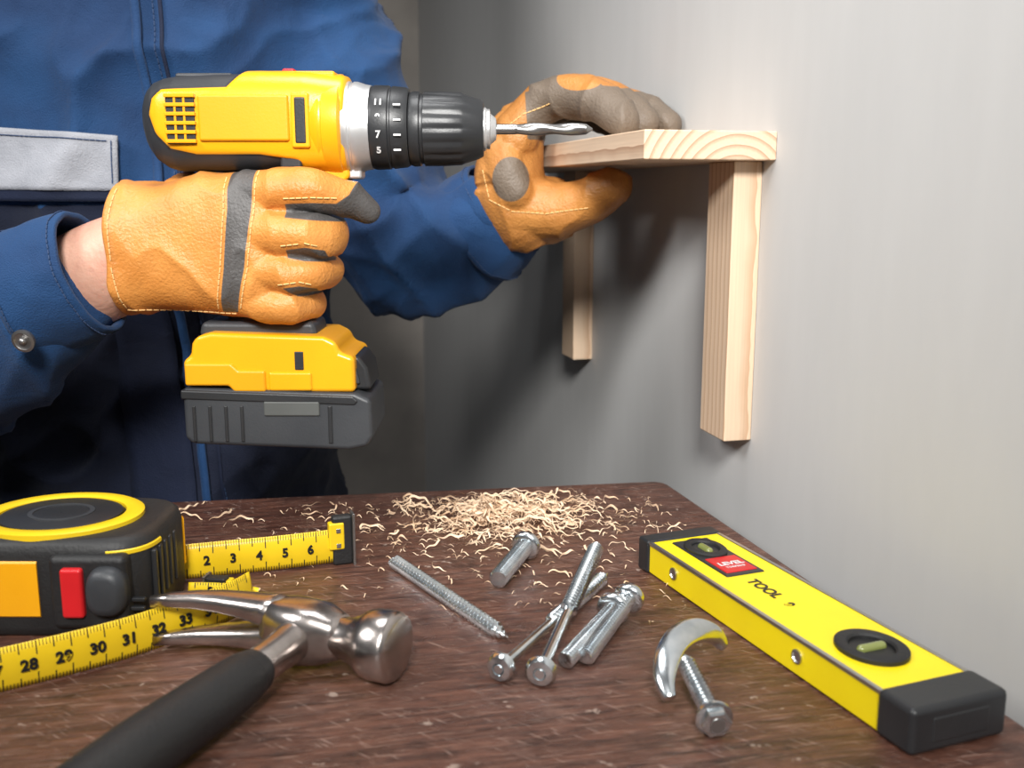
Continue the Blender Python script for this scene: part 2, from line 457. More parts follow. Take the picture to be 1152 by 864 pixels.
mk('chuck_jaws', *xf(lathe([((x-300)*U, r*U) for x, r in [(540,24),(547,24),(549,22),(552,22),(553,17),(559,12),(560,4)]], 32), AX2), M['silver'], drill, autos=30)
def bit():
    rings = []; N = 24
    for k in range(0, 113):
        x = 556+k; tw = max(0,k-26)*.075; rr = []
        for i in range(N):
            t = 2*math.pi*i/N
            r = 5.8 if k < 26 else 6.2+.8*math.cos(2*(t-tw))
            if k > 105: r *= max(.15, 1-(k-105)*.11)
            rr.append(V(((x-300)*U, r*U*math.cos(t), r*U*math.sin(t))))
        rings.append(rr)
    return loft(rings)
mk('driver_bit', *xf(bit(), AX2), M['dsteel'], drill)
def label(name, txt, loc, size, mat, parent, rot=(math.pi/2,0,0), ext=.0001, bold=False):
    c = bpy.data.curves.new(name, 'FONT'); c.body = txt; c.size = size; c.extrude = ext; c.align_x = 'CENTER'; c.align_y = 'CENTER'
    if bold: c.offset = size*.03
    o = bpy.data.objects.new(name, c); COL.objects.link(o); o.parent = parent; o.location = loc; o.rotation_euler = rot
    c.materials.append(mat); return o
for i, tx in enumerate(['11','9','7','5']):
    ang = math.radians(-32+i*22); r = 47*U
    label('torque_no_%d' % i, tx, ((431-300)*U, -r*math.cos(ang), (150-144)*U-r*math.sin(ang)), .0066, M['white'], drill, rot=(math.pi/2+ang,0,0), bold=True)
    yb('torque_tick_%d' % i, 448, 456, 121+i*16, 123+i*16, -46.5, -44, M['white'], 0)
rings = []
for (x,y,hx,hy) in [(322,180,34,24),(318,200,30,22),(310,230,27,21),(302,270,27,21),(296,310,29,22),(290,345,34,24),(284,366,44,30),(283,378,56,40)]:
    c = q(x,y); rings.append(ring(V((c[0],0,c[1])), V((1,0,0)), V((0,1,0)), hx*U, hy*U, 2.5, 40))
mk('grip', *loft(rings), M['grey_plastic'], drill)
prism('trigger', qp([(345,196),(362,198),(368,212),(364,236),(345,240)]), -10*U, 10*U, M['blk'], drill, bevel=.002)
prism('foot_neck', qp([(224,360),(352,360),(356,378),(220,378)]), -36*U, 36*U, M['grey_plastic'], drill, bevel=.004)
prism('foot', qp([(224,374),(240,370),(366,374),(380,381),(384,392),(400,398),(400,438),(300,438),(292,431),(208,431),(207,402),(216,396),(218,382)]), -56*U, 56*U, M['yplastic'], drill, bevel=.0045, seg=5)
prism('foot_side_panel', qp([(209,404),(262,404),(270,412),(300,412),(300,437),(264,437),(258,430),(209,430)]), -59*U, 59*U, M['yplastic2'], drill, bevel=.002)
prism('foot_rail', qp([(303,414),(352,414),(352,436),(303,436)]), -58.5*U, 58.5*U, M['yplastic'], drill, bevel=.002)
yb('belt_clip_slot', 333, 343, 391, 412, -57, -50, M['blk'], .0006)
prism('battery', qp([(206,432),(400,438),(418,446),(419,490),(412,500),(392,504),(214,497),(206,490)]), -60*U, 60*U, M['grey_plastic'], drill, bevel=.004, seg=5)
prism('battery_rim', qp([(204,434),(398,441),(404,447),(400,452),(204,445)]), -61.5*U, 61.5*U, M['blk'], drill, bevel=.0015)
yb('battery_label', 297, 360, 447, 464, -62, -55, M['label'], .0012)
for i in range(4): yb('battery_rib_%d' % i, 216+i*18, 220+i*18, 452, 494, -61.5, -55, M['blk'], .0008)
yb('battery_rib_4', 369, 374, 452, 496, -61.5, -55, M['blk'], .0008)
prism('battery_latch', qp([(387,400),(402,398),(412,412),(416,438),(387,438)]), -40*U, 40*U, M['blk'], drill, bevel=.003)
prism('latch_ridge', qp([(392,404),(398,404),(404,430),(392,430)]), -45*U, 45*U, M['grey_plastic'], drill, bevel=.001)

# ------------------------------------------------------------------ worker
worker = empty('worker')
def Z(z): return CZ+z
tors = []
rings = []
for z, cx, cy, hw, hd, n in [(-.50,-.355,1.03,.18,.125,2.3),(-.38,-.36,1.03,.175,.125,2.3),(-.25,-.355,1.03,.170,.125,2.3),(-.12,-.360,1.03,.177,.13,2.3),
        (0,-.37,1.03,.185,.135,2.3),(.1,-.37,1.035,.20,.135,2.3),(.18,-.37,1.04,.205,.13,2.3),(.24,-.37,1.045,.195,.115,2.2),(.29,-.37,1.05,.15,.09,2),(.33,-.37,1.05,.085,.07,2)]:
    rings.append(ring(V((cx,cy,Z(z))), V((1,0,0)), V((0,1,0)), hw, hd, n, 48))
tors.append(loft(rings))
tors.append(tube([(-.37,1.05,Z(.30)),(-.37,1.045,Z(.37))], [.075,.07], 24))
LA = [(-.24,1.055,Z(.21)), (-.188,1.045,Z(.10)), (-.140,1.03,Z(.00)), (-.112,1.015,Z(-.044)), (-.066,1.0,Z(-.044)), (-.030,.99,Z(-.026))]
RA = [(-.52,1.045,Z(.20)), (-.56,1.0,Z(.05)), (-.565,.92,Z(-.10)), (-.53,.84,Z(-.145)), (-.43,.775,Z(-.118)), (-.345,.735,Z(-.087)), (-.316,.724,Z(-.072))]
tors.append(tube(LA, [.087,.084,.078,.068,.058,.046], 28))
tors.append(tube(RA, [.085,.078,.072,.068,.058,.048,.038], 28))
def ridge(p): return (1-2*abs(noise.noise(p)))
def cdisp(p, n):
    w = V((noise.noise(p*7), noise.noise(p*7+V((9,2,5))), noise.noise(p*7+V((4,8,1)))))*.035
    pp = p+w
    a = noise.noise(V((pp.x*6+3, pp.y*6, pp.z*9)))
    b = max(0, ridge(V((pp.x*7+pp.z*5, pp.y*7+7, pp.z*9-pp.x*4))))**2.2
    b2 = max(0, ridge(V((pp.x*15-pp.z*8, pp.y*12, pp.z*14+2))))**2
    c = noise.noise(V((p.x*34, p.y*34, p.z*26)))
    arm = 1.0 if (p.x > -.19 or p.x < -.52 or p.y < .88) else .8
    f = arm*(.010*a + .018*(b-.3) + .007*(b2-.3) + .0012*c)
    if p.x > -.2 and p.z < Z(.16):
        f *= .8
        d = p.x*.8+(p.z-CZ)*1.0+w.x
        s = 1-abs(math.sin(d*46+2.0*a))
        f += (.010*s*s-.002)*max(0, 1-abs(p.x+.11)/.12)
    if p.y < .86:
        d = p.x+w.x*1.3+(p.z-CZ)*.4
        s = 1-abs(math.sin(d*48+1))
        f += .007*s*s-.002
        f *= max(.25, min(1, (-.30-p.x)/.06)) if p.x > -.36 else 1
    return f
jac = remeshed('jacket', tors, .0042, M['jacket'], worker, 6, cdisp)
def jmask(p):
    if p.y < .885: return -.01
    lim = CZ-.012
    edge = -.192-(p.x)
    return min(lim-p.z, edge) if p.z > Z(-.14) else .01
set_mask(jac, jmask)
jb = bvh_of(jac)
drape('pocket_edge', [(-.56,CZ-.008),(-.333,CZ-.009),(-.333,CZ+.004),(-.56,CZ+.006)], 54, 4, jb, M['jnavy'], worker, .007, .003, ystart=.70, relax=14)
drape('pocket_flap', [(-.56,CZ+.002),(-.336,CZ+.000),(-.335,CZ+.046),(-.56,CZ+.062)], 54, 14, jb, M['jgrey'], worker, .009, .004, ystart=.70, relax=12)
drape('front_placket_navy', [(-.350,CZ-.32),(-.284,CZ-.32),(-.310,CZ-.012),(-.350,CZ-.012)], 6, 50, jb, M['jnavy'], worker, .005, .002, ystart=.80, relax=4)
drape('placket_piping', [(-.276,CZ-.34),(-.269,CZ-.34),(-.322,CZ+.26),(-.329,CZ+.26)], 2, 110, jb, M['jblue'], worker, .008, .005, ystart=.80, relax=4)
drape('shoulder_seam', [(-.262,CZ-.34),(-.259,CZ-.34),(-.304,CZ+.26),(-.307,CZ+.26)], 2, 110, jb, M['jnavy'], worker, .002, .002, ystart=.80, relax=2)
fb = bvh_of(bpy.data.objects['pocket_flap'])
stitches('flap_stitches', [(-.50,CZ+.051),(-.340,CZ+.041),(-.340,CZ+.005)], fb, M['thread'], worker, .0045, .0032, .0006, -.0026, ystart=.70)
stitches('placket_stitches', [(-.312,CZ+.24),(-.262,CZ-.3)], jb, M['thread'], worker, .005, .0032, .0006, .002, ystart=.80)

def cuff(name, c, d, r0, r1, ln, mat, asp=1.0, up=V((0,1,0))):
    c = V(c); d = V(d).normalized(); u = up.cross(d).normalized(); v = d.cross(u).normalized(); rings = []
    for k in range(13):
        t = k/12; r = r0*(1-t)+r1*t
        if k == 0: r *= .93
        rg = ring(c-d*ln*(1-t), u, v, r, r*asp, 2, 72)
        rings.append([p+(p-c).normalized()*(.0030*noise.noise(p*32)+.0012*noise.noise(p*90)) for p in rg])
    o = mk(name, *loft(rings, cap=False), mat, worker)
    s = o.modifiers.new('s','SOLIDIFY'); s.thickness = .004; s.offset = -1; s2 = o.modifiers.new('b','BEVEL'); s2.width = .0014; s2.segments = 3
    parts = []
    for off in (.005, ln-.006):
        t = 1-off/ln; r = (r0*(1-t)+r1*t)+.0006
        for k in range(70):
            a0 = 2*math.pi*k/70; a1 = a0+.055
            ps = []
            for a in (a0, a1):
                p = c-d*off+u*(r*math.cos(a))+v*(r*asp*math.sin(a)); p = p+(p-c).normalized()*(.0030*noise.noise(p*32)+.0012*noise.noise(p*90)); ps.append(p)
            parts.append(tube(ps, [.0005,.0005], 6, True, smoothp=False))
    mk(name+'_stitches', *join(parts), M['thread'], worker)
    return o
cuff('cuff_left', (-.006,.984,Z(-.013)), (.66,-.30,.62), .060, .050, .046, M['jblue'], .95)
cuff('cuff_right', (-.290,.712,Z(-.055)), (.93,-.12,.32), .047, .043, .055, M['jblue'], .92)
bt = V((-.322,.712-.044,Z(-.097)))
mk('cuff_button', *xf(lathe([(-.002,.0070),(0,.0078),(.0015,.0078),(.002,.006),(.0012,.0048),(.0012,.0001)], 28), axis_m(bt, (-.1,-1,-.25))), M['dsteel'], worker, autos=40)
mk('cuff_button_stud', *sphere(bt+V((-.0002,-.0014,-.0003)), .0028, 10), M['dsteel'], worker)

mk('wrist_right', *tube([(-.36,.745,Z(-.092)),(-.31,.729,Z(-.066)),(-.275,.724,Z(-.050)),(-.250,.722,Z(-.044))], [.036,.033,.0315,.030], 32, asp=1.08), M['skin'], worker)
mk('wrist_left', *tube([(-.055,.998,Z(-.045)),(-.025,.985,Z(-.022)),(-.012,.972,Z(-.006)),(-.004,.962,Z(.010))], [.034,.033,.031,.028], 32), M['skin'], worker)

# ---- right glove, closed on the drill grip
GU = .000588
def g(x, y, d): return V((-.1622+(x-300)*GU, DY+d, CZ+.0374-(y-150)*GU))
parts = []
rings = []
for x, zc, hh, d, hd in [(113,281,73,-.003,.034),(116,281,78,-.004,.0375),(120,281,78,-.004,.038),(126,281,75,-.004,.0365),(140,281,76,-.004,.036),(165,280,75,-.006,.034),(195,276,79,-.008,.033),(225,275,84,-.010,.032),(255,276,85,-.013,.030),(280,277,84,-.018,.026),(296,278,80,-.022,.020)]:
    rings.append(ring(g(x,zc,d), V((0,1,0)), V((0,0,1)), hd, hh*GU, 2.6, 48))
parts.append(loft(rings))
fing = [
 ([(268,216,-.022),(318,214,-.031),(352,213,-.030),(386,222,-.020),(408,237,-.012)], [.0145,.0145,.0135,.0120,.0105]),
 ([(270,258,-.026),(322,262,-.036),(352,265,-.030),(360,265,-.004),(345,265,.020),(318,265,.030)], [.0155,.0150,.0145,.0135,.0125,.0115]),
 ([(270,300,-.026),(318,306,-.034),(344,308,-.028),(352,308,-.004),(338,308,.018),(312,308,.028)], [.0145,.0135,.0130,.0122,.0115,.0110]),
 ([(266,338,-.024),(304,344,-.031),(324,345,-.025),(331,345,-.004),(318,345,.016),(298,345,.025)], [.0125,.0115,.0110,.0105,.0100,.0095]),
 ([(190,230,.010),(240,222,.026),(290,228,.034),(335,236,.032)], [.022,.018,.015,.013]),
]
for pts, r in fing: parts.append(tube([g(*p) for p in pts], r, 20))
def gd(p, n):
    w = V((noise.noise(p*25), noise.noise(p*25+V((5,1,2))), noise.noise(p*25+V((1,7,3)))))*.006
    pp = p+w
    a = max(0, ridge(V((pp.x*32, pp.y*22, pp.z*18))))**2; b = noise.noise(V((p.x*90, p.y*50, p.z*40))); c = noise.noise(p*18)
    return .0026*(a-.3)+.0006*b+.0016*c
gr = remeshed('right_glove', parts, .0014, M['glove'], worker, 5, gd)
def gpoly(l): return [(-.1622+(x-300)*GU, CZ+.0374-(y-150)*GU) for x, y in l]
strip = gpoly([(256,180),(287,180),(283,235),(273,300),(259,352),(240,352),(249,300),(256,235)])
tip = gpoly([(322,228),(352,227),(378,228),(392,218),(400,200),(440,200),(440,262),(395,250),(352,246),(322,243)])
pm = gpoly([(322,279),(345,276),(364,280),(368,294),(340,292),(322,288)])
pr = gpoly([(316,322),(335,320),(352,324),(350,334),(330,333)])
def grm(p):
    c = (p.x, p.z)
    return max(poly_sdf(c, strip), poly_sdf(c, tip), poly_sdf(c, pm), poly_sdf(c, pr), (p.y-(DY+.006)) if p.x > -.19 else -1)
set_mask(gr, grm)
gb = bvh_of(gr)
def gp(l): return [V(p) for p in gpoly(l)]
stitches('cuff_stitch', gp([(124,212),(121,250),(121,300),(127,350)]), gb, M['stitch'], worker)
stitches('cuff_stitch_b', gp([(126,350),(200,352),(262,354)]), gb, M['stitch'], worker)
stitches('strip_stitch_a', gp([(252,192),(252,235),(245,300),(236,350)]), gb, M['stitch'], worker)
stitches('strip_stitch_b', gp([(290,192),(286,235),(277,300),(262,354)]), gb, M['stitch'], worker)
stitches('finger_stitch', gp([(322,222),(352,221),(384,222)]), gb, M['stitch'], worker)
stitches('finger_stitch_b', gp([(318,274),(345,271),(362,276)]), gb, M['stitch'], worker)
stitches('finger_stitch_c', gp([(312,318),(335,315),(350,319)]), gb, M['stitch'], worker)
# ---- left glove, holding the shelf board
parts = []
def P3(x,y,z): return V((x,y,Z(z)))
parts.append(tube([P3(.010,.958,-.026),P3(-.001,.955,-.004),P3(-.002,.957,.018),P3(.004,.968,.050)], [.030,.034,.032,.026], 28))
parts.append(tube([P3(.004,.945,.046),P3(.002,.980,.050),P3(.002,1.020,.046)], [.021,.024,.020], 24))
lf = [
 ([(.004,.948,.054),(.036,.936,.080),(.070,.903,.076),(.092,.872,.057)], [.020,.0195,.0175,.0145]),
 ([(.004,.975,.062),(.050,.968,.086),(.090,.930,.079),(.112,.896,.057)], [.018,.017,.0155,.0135]),
 ([(.004,.998,.060),(.058,.995,.082),(.105,.960,.077),(.136,.916,.057)], [.017,.016,.0145,.0125]),
 ([(.002,1.022,.056),(.050,1.022,.074),(.085,1.000,.068),(.104,.975,.056)], [.015,.014,.0130,.0115]),
 ([(.008,.950,-.014),(.040,.942,-.017),(.066,.928,-.010),(.088,.908,.0030)], [.029,.026,.021,.0165]),
]
for pts, r in lf: parts.append(tube([P3(*p) for p in pts], r, 20))
parts.append(sphere(P3(.034,.965,-.018), .030, 12))
parts.append(tube([P3(-.008,.945,.034),P3(-.004,.932,.016),P3(.004,.928,-.002)], [.020,.017,.016], 16))
gl = remeshed('left_glove', parts, .0016, M['glove2'], worker, 4, gd)
def glm(p):
    z = p.z-CZ; m = -1
    m = max(m, .0165-math.hypot(p.x+.001, (z-.010)*.85) if p.y < .95 else -1)       # knuckle patch
    w = noise.noise(p*30)*.004
    if z > .045:
        m = max(m, min(p.x-.012+w, .082+w+.02*(p.x-.04)-z+.004))
        m = max(m, min(.960-p.y+w, .05)*1.0 if p.x > .015 and p.x < .075 else -1)
        m = min(m, math.hypot(p.x-.058, (z-.094)*1.6)-.019+w)     # tan knuckle left bare
    return m
set_mask(gl, glm)
lb = bvh_of(gl)
stitches('left_glove_stitch', [V((-.026,CZ+.018)),V((-.020,CZ-.008)),V((.0,CZ-.018)),V((.03,CZ-.020)),V((.07,CZ-.014))], lb, M['stitch'], worker)
stitches('left_glove_stitch_b', [V((-.012,CZ+.050)),V((.01,CZ+.066)),V((.035,CZ+.075))], lb, M['stitch'], worker)

# ---- trousers, boots, neck and head (above and below the picture)
for s, x in (('left', -.27), ('right', -.46)):
    rings = []
    for z, hw, dy in [(Z(-.42),.098,0),(Z(-.52),.095,0),(.50,.078,-.02),(.30,.066,.0),(.09,.062,.0)]:
        rings.append(ring(V((x,1.03+dy,z)), V((1,0,0)), V((0,1,0)), hw, hw*1.05, 2, 32))
    mk('trouser_'+s, *loft(rings), M['jnavy'], worker)
    mk('boot_'+s, *loft([ring(V((x,.985,z)), V((1,0,0)), V((0,1,0)), w, l, 2.6, 32) for z, w, l in [(0,.052,.145),(.03,.054,.148),(.06,.05,.13),(.09,.048,.09),(.13,.05,.07)]]), M['rubber'], worker)
hz = Z(.50)
hp = [sphere((-.37,1.035,hz), .1, 18, (.76,.95,1.18)), tube([(-.37,1.05,Z(.30)),(-.37,1.045,Z(.46))], [.058,.056], 24),
      tube([(-.37,.94,hz+.01),(-.37,.925,hz-.022)], [.008,.014], 12), sphere((-.37,.975,hz-.065), .04, 10, (1,.9,.9)),
      sphere((-.293,1.04,hz-.005), .022, 8, (.4,.7,1.3)), sphere((-.447,1.04,hz-.005), .022, 8, (.4,.7,1.3)),
      tube([(-.39,.945,hz-.052),(-.35,.945,hz-.052)], [.007,.007], 10)]
hd = remeshed('head', hp, .003, M['skin'], worker, 4)
mk('hair', *sphere((-.37,1.052,hz+.024), .104, 18, (.78,.92,1.05)), M['hair'], worker)
for i, x in enumerate((-.40,-.34)): mk('eye_%d' % i, *sphere((x,.948,hz+.012), .011, 8), M['white'], worker); mk('pupil_%d' % i, *sphere((x,.9395,hz+.012), .005, 8), M['print'], worker)

# ------------------------------------------------------------------ spirit level
lev = empty('spirit_level', (.151,.527,T), (0,0,math.radians(-68.5)))
def lb_(name, x0,x1,y0,y1,z0,z1,mat,bevel=.0008): return box(name, ((x0+x1)/2,(y0+y1)/2,(z0+z1)/2), (x1-x0,y1-y0,z1-z0), mat, lev, bevel=bevel)
lb_('body', -.112,.106,-.0255,.0255,.0005,.0205, M['levely'], .0012)
lb_('edge_rail_a', -.110,.104,-.0262,-.0235,.0190,.0211, M['alu'], .0004)
lb_('edge_rail_b', -.110,.104,.0235,.0262,.0190,.0211, M['alu'], .0004)
lb_('end_cap_far', -.121,-.108,-.0272,.0272,0,.0218, M['blk'], .002)
lb_('end_cap_near', .101,.124,-.0272,.0272,0,.0222, M['blk'], .003)
lb_('cap_insert', .110,.1245,-.016,.016,.005,.017, M['blk'], .001)
lb_('vial_plate', -.103,-.040,-.013,.013,.019,.0213, M['blk'], .001)
lb_('red_label', -.068,-.044,-.0105,.0105,.0208,.0218, M['red'], .0005)
label('label_text', 'LEVEL', (-.056,0,.0220), .0065, M['white'], lev, rot=(0,0,math.pi/2), ext=.0001, bold=True)
label('label_text_b', 'TORPEDO', (-.0505,0,.0220), .0028, M['white'], lev, rot=(0,0,math.pi/2), ext=.0001)
def oval(name, cx, cy, rx, ry, z0, z1, mat, inner=0):
    rs = []
    if inner:
        prof = [(1,z0),(1,z1-.0006),(.94,z1),(inner+.06,z1),(inner,z1-.001),(inner,z0)]
    else: prof = [(1,z0),(1,z1),(.9,z1+.0002)]
    for k, z in prof: rs.append(ring(V((cx,cy,z)), V((1,0,0)), V((0,1,0)), rx*k, ry*k, 2, 40))
    return mk(name, *loft(rs, cap=not inner), mat, lev, autos=40)
for nm, cx, rx, ry in (('far', -.084,.0165,.012), ('near', .066,.0195,.0165)):
    oval('vial_bezel_'+nm, cx, 0, rx, ry, .019, .0232, M['rubber'], .62)
    oval('vial_well_'+nm, cx, 0, rx*.64, ry*.64, .019, .0208, M['print'])
    a = math.pi/2 if nm == 'near' else 0
    dd = (math.cos(a), math.sin(a), 0)
    mk('vial_'+nm, *tube([V((cx,0,.0212))-V(dd)*ry*.36, V((cx,0,.0212))+V(dd)*ry*.36], [.0026,.0026], 16), M['vial'], lev)
label('maker_text', 'TOOL', (-.018,-.003,.0207), .0100, M['print'], lev, rot=(0,0,0), ext=.0001, bold=True)
label('size_text', '9', (.006,-.004,.0207), .0085, M['print'], lev, rot=(0,0,0), ext=.0001, bold=True)
for i, x in enumerate((-.078,.043)):
    mk('side_rivet_%d' % i, *xf(lathe([(0,.0038),(.0012,.0038),(.0014,.003),(.0006,.0026),(.0006,.0001)], 20), axis_m((x,-.0253,.011), (0,-1,0))), M['alu'], lev, autos=30)

# ------------------------------------------------------------------ tape measure
tape = empty('tape_measure', (-.257,.566,T))
TRX = .058; TN = 4.2
def trs(z, k, n=TN): return ring(V((.001,0,z)), V((1,0,0)), V((0,1,0)), TRX*k, .043*k, n, 96)
mk('case', *loft([trs(0,.93),trs(.002,.98),trs(.006,1),trs(.047,1),trs(.052,.975),trs(.0545,.92),trs(.055,.86)]), M['rubber'], tape)
def band(name, prof, mat, a0=0, a1=360, n=TN, cx=.001, rx=TRX, ry=.043, N=96):
    rs = []
    k = [i for i in range(N+1) if a0 <= i*360/N <= a1]
    for f, z in prof:
        rr = []
        for i in k:
            t = 2*math.pi*i/N; c = math.cos(t); s = math.sin(t)
            rr.append(V((cx+rx*f*math.copysign(abs(c)**(2/n), c), ry*f*math.copysign(abs(s)**(2/n), s), z)))
        rs.append(rr)
    n_ = len(rs[0]); vs = [v for r in rs for v in r]; m_ = len(rs)
    fs = [(i*n_+j, i*n_+j+1, ((i+1) % m_)*n_+j+1, ((i+1) % m_)*n_+j) for i in range(m_) for j in range(n_-1)]
    if a1-a0 < 360:
        fs.append(tuple(i*n_ for i in range(m_))); fs.append(tuple(i*n_+n_-1 for i in range(m_)))
    return mk(name, vs, fs, mat, tape, autos=40)
band('top_ring', [(1,.053),(1,.0572),(.96,.0582),(.82,.0582),(.78,.0572),(.78,.053)], M['tapey'], n=2, rx=.046, ry=.040, cx=-.003)
band('top_disc', [(.74,.054),(.74,.0572),(.70,.0578),(.01,.0578),(.01,.054)], M['blk'], n=2, rx=.046, ry=.040, cx=-.003)
band('disc_mark', [(.40,.0575),(.40,.0583),(.34,.0583),(.34,.0575)], M['grey_plastic'], n=2, rx=.046, ry=.040, cx=-.003)
band('side_panel', [(1.0,.012),(1.025,.013),(1.025,.043),(1.0,.044)], M['yplastic'], 195, 270)
band('side_stripe', [(1.0,.046),(1.015,.0465),(1.015,.0485),(1.0,.049)], M['tapey'], 290, 356)
band('base_stripe', [(1.0,.003),(1.012,.0035),(1.012,.006),(1.0,.0065)], M['tapey'], 285, 350)
band('rear_panel', [(1.0,.016),(1.02,.017),(1.02,.045),(1.0,.046)], M['yplastic'], 20, 160)
box('lock_housing', (.029,-.041,.027), (.042,.012,.042), M['rubber'], tape, bevel=.004)
box('red_button', (.0215,-.0475,.028), (.012,.006,.028), M['red'], tape, bevel=.002)
mk('lock_slider', *loft([ring(V((.040,y,.029)), V((1,0,0)), V((0,0,1)), .0105*k, .0135*k, 2.6, 32) for y, k in [(-.044,1.05),(-.050,1.0),(-.0535,.88),(-.0545,.6)]]), M['grey_plastic'], tape)
for i in range(5): box('grip_rib_%d' % i, (.0585,-.026+i*.008,.030), (.003,.0035,.030), M['blk'], tape, bevel=.001)
for i in range(3): box('front_groove_%d' % i, (.051,-.0425+.0015*i,.012+.0045*i), (.012,.003,.0022), M['blk'], tape, bevel=.0006)
def blade(prefix, pts, parent, h=.0225, z0=.0015, origin=V((0,0,0)), first=1, tstart=0):
    P, _ = smooth_path([(x,y,0) for x, y in pts], [1]*len(pts), 10)
    P = [p-origin for p in P]
    n = len(P); vs = []; K = 6
    tang = [(P[min(i+1,n-1)]-P[max(i-1,0)]).normalized() for i in range(n)]
    def pt(i, t, off=0):
        nn = V((tang[i].y, -tang[i].x, 0))
        bow = .0016*(4*t*(1-t))
        return P[i]+nn*(bow+off)+V((0,0,z0+h*t))
    for i in range(n):
        for k in range(K+1): vs.append(pt(i, k/K))
    fs = [(i*(K+1)+k, (i+1)*(K+1)+k, (i+1)*(K+1)+k+1, i*(K+1)+k+1) for i in range(n-1) for k in range(K)]
    o = mk(prefix+'_strip', vs, fs, M['tapey'], parent); s = o.modifiers.new('s','SOLIDIFY'); s.thickness = .0004; s.offset = 0
    L = [0]
    for i in range(1, n): L.append(L[-1]+(P[i]-P[i-1]).length)
    def at(s_):
        for i in range(n-1):
            if L[i+1] >= s_: break
        t = (s_-L[i])/max(1e-9, L[i+1]-L[i]); return i, t
    parts = []; s_ = .004; k = 0
    while s_ < L[-1]-.004:
        hh = .30 if k % 10 == 0 else (.22 if k % 5 == 0 else .13)
        i, t = at(s_); w = .00018 if k % 5 else .0003
        for sd in (.0004,-.0004):
            for a, b in [(0,hh),(1-hh,1)]:
                q4 = []
                for ds, tt in ((-w,a),(w,a),(w,b),(-w,b)):
                    base = pt(i, tt, sd)*(1-t)+pt(i+1, tt, sd)*t
                    q4.append(base+tang[i]*ds)
                parts.append((q4, [(0,1,2,3)]))
        s_ += .0016; k += 1
    mk(prefix+'_ticks', *join(parts), M['print'], parent, smooth=False)
    s_ = .016; d = first
    while s_ < L[-1]-.012:
        i, t = at(s_); base = pt(i,.5,.0009)*(1-t)+pt(i+1,.5,.0009)*t
        td = (tang[i]*(1-t)+tang[i+1]*t)
        ang = math.atan2(td.y, td.x)
        label(prefix+'_figure_%d' % d, str(d), base, .0080, M['print'], parent, rot=(math.pi/2,0,ang), ext=.0004, bold=True)
        s_ += .016; d += 1
    return P, tang
TO = V((-.257,.566,0))
blade('blade', [(-.222,.600),(-.19,.610),(-.15,.622),(-.113,.636)], tape, origin=TO)
def hook(name, x, y, ang, parent, sc=1):
    e = empty(name, (x,y,0), (0,0,ang)); e.parent = parent; e.scale = (1,1,sc)
    box(name+'_bumper', (0,0,.0165), (.013,.0075,.033), M['rubber'], e, bevel=.0018)
    box(name+'_cap', (-.004,-.0012,.020), (.010,.0070,.018), M['tapey'], e, bevel=.0012)
    box(name+'_plate', (.0070,-.001,.0170), (.0016,.010,.035), M['dsteel'], e, bevel=.0004)
    for k in (-1,1): box(name+'_rivet_%d' % k, (-.003,-.005,.019+k*.005), (.003,.001,.003), M['alu'], e, bevel=.0004)
hook('end_hook', -.111+.257, .637-.566, math.radians(20), tape)
tape2 = empty('tape_measure_blade', (0,0,T))
blade('second_blade', [(-.345,.398),(-.295,.428),(-.247,.459),(-.205,.490),(-.178,.519),(-.160,.542),(-.152,.560)], tape2, first=21)
blade('second_blade_end', [(-.192,.575),(-.165,.573),(-.148,.566)], tape2, h=.010, first=28)
hook('second_end_hook', -.176, .578, math.radians(172), tape2, .42)

# ------------------------------------------------------------------ claw hammer
ham = empty('claw_hammer')
C = V((-.105,.492,T+.0182)); hx = V((.92,-.39,0)).normalized(); nx = V((-.39,-.92,0)).normalized(); zz = V((0,0,1))
def hl(x, n, z): return C+hx*x+nx*n+zz*z
mk('head_poll', *xf(lathe([(.006,.011),(.018,.0105),(.026,.0108),(.032,.0135),(.036,.0165),(.040,.0176),(.050,.0178),(.0525,.0165),(.0535,.014),(.054,.0001)], 48), axis_m(C, hx)), M['steel_worn'], ham, autos=50)
rings = []
for x, hw, h, off in [(-.024,.0085,.0135,0),(-.018,.0115,.0150,0),(-.008,.0145,.0160,.001),(.002,.0150,.0160,.001),(.010,.0135,.0150,0),(.018,.0108,.0118,0),(.022,.0095,.0100,0)]:
    rings.append(ring(hl(x,off,0), nx, zz, hw, h, 3, 40))
mk('head_cheek', *loft(rings), M['steel_worn'], ham)
for s, nm in ((1,'upper'),(-1,'lower')):
    rings = []
    for x, n, z, w, h in [(-.014,0,.0066,.0105,.0088),(-.024,-.0005,.0072,.0100,.0078),(-.036,.0005,.0082,.0092,.0062),(-.050,.0035,.0092,.0078,.0052),(-.063,.0085,.0100,.0060,.0045),(-.074,.0150,.0105,.0042,.0038),(-.082,.0215,.0108,.0022,.0030)]:
        dx = (hx*1+nx*(-max(0,(-x-.03))*9)).normalized(); nn = V((dx.y,-dx.x,0))
        rings.append(ring(hl(x,n,s*z), nn, zz, w, h, 2.6, 28))
    mk('claw_'+nm, *loft(rings), M['steel_worn'], ham)
mk('handle_neck', *tube([hl(0,.002,0),hl(0,.03,-.001),hl(0,.055,-.002)], [.0105,.0088,.0090], 32, asp=1.1), M['steel_worn'], ham)
mk('handle_grip', *tube([hl(0,.048,-.002),hl(0,.052,-.002),hl(0,.075,-.0025),(hl(0,.12,-.003)),hl(.002,.18,-.0035),hl(.002,.24,-.003),hl(0,.285,-.002)], [.0100,.0122,.0135,.0145,.0138,.0150,.0158], 36, asp=1.0), M['rubber'], ham)
mk('grip_collar', *tube([hl(0,.047,-.002),hl(0,.051,-.002)], [.0112,.0118], 32, smoothp=False), M['rubber'], ham)

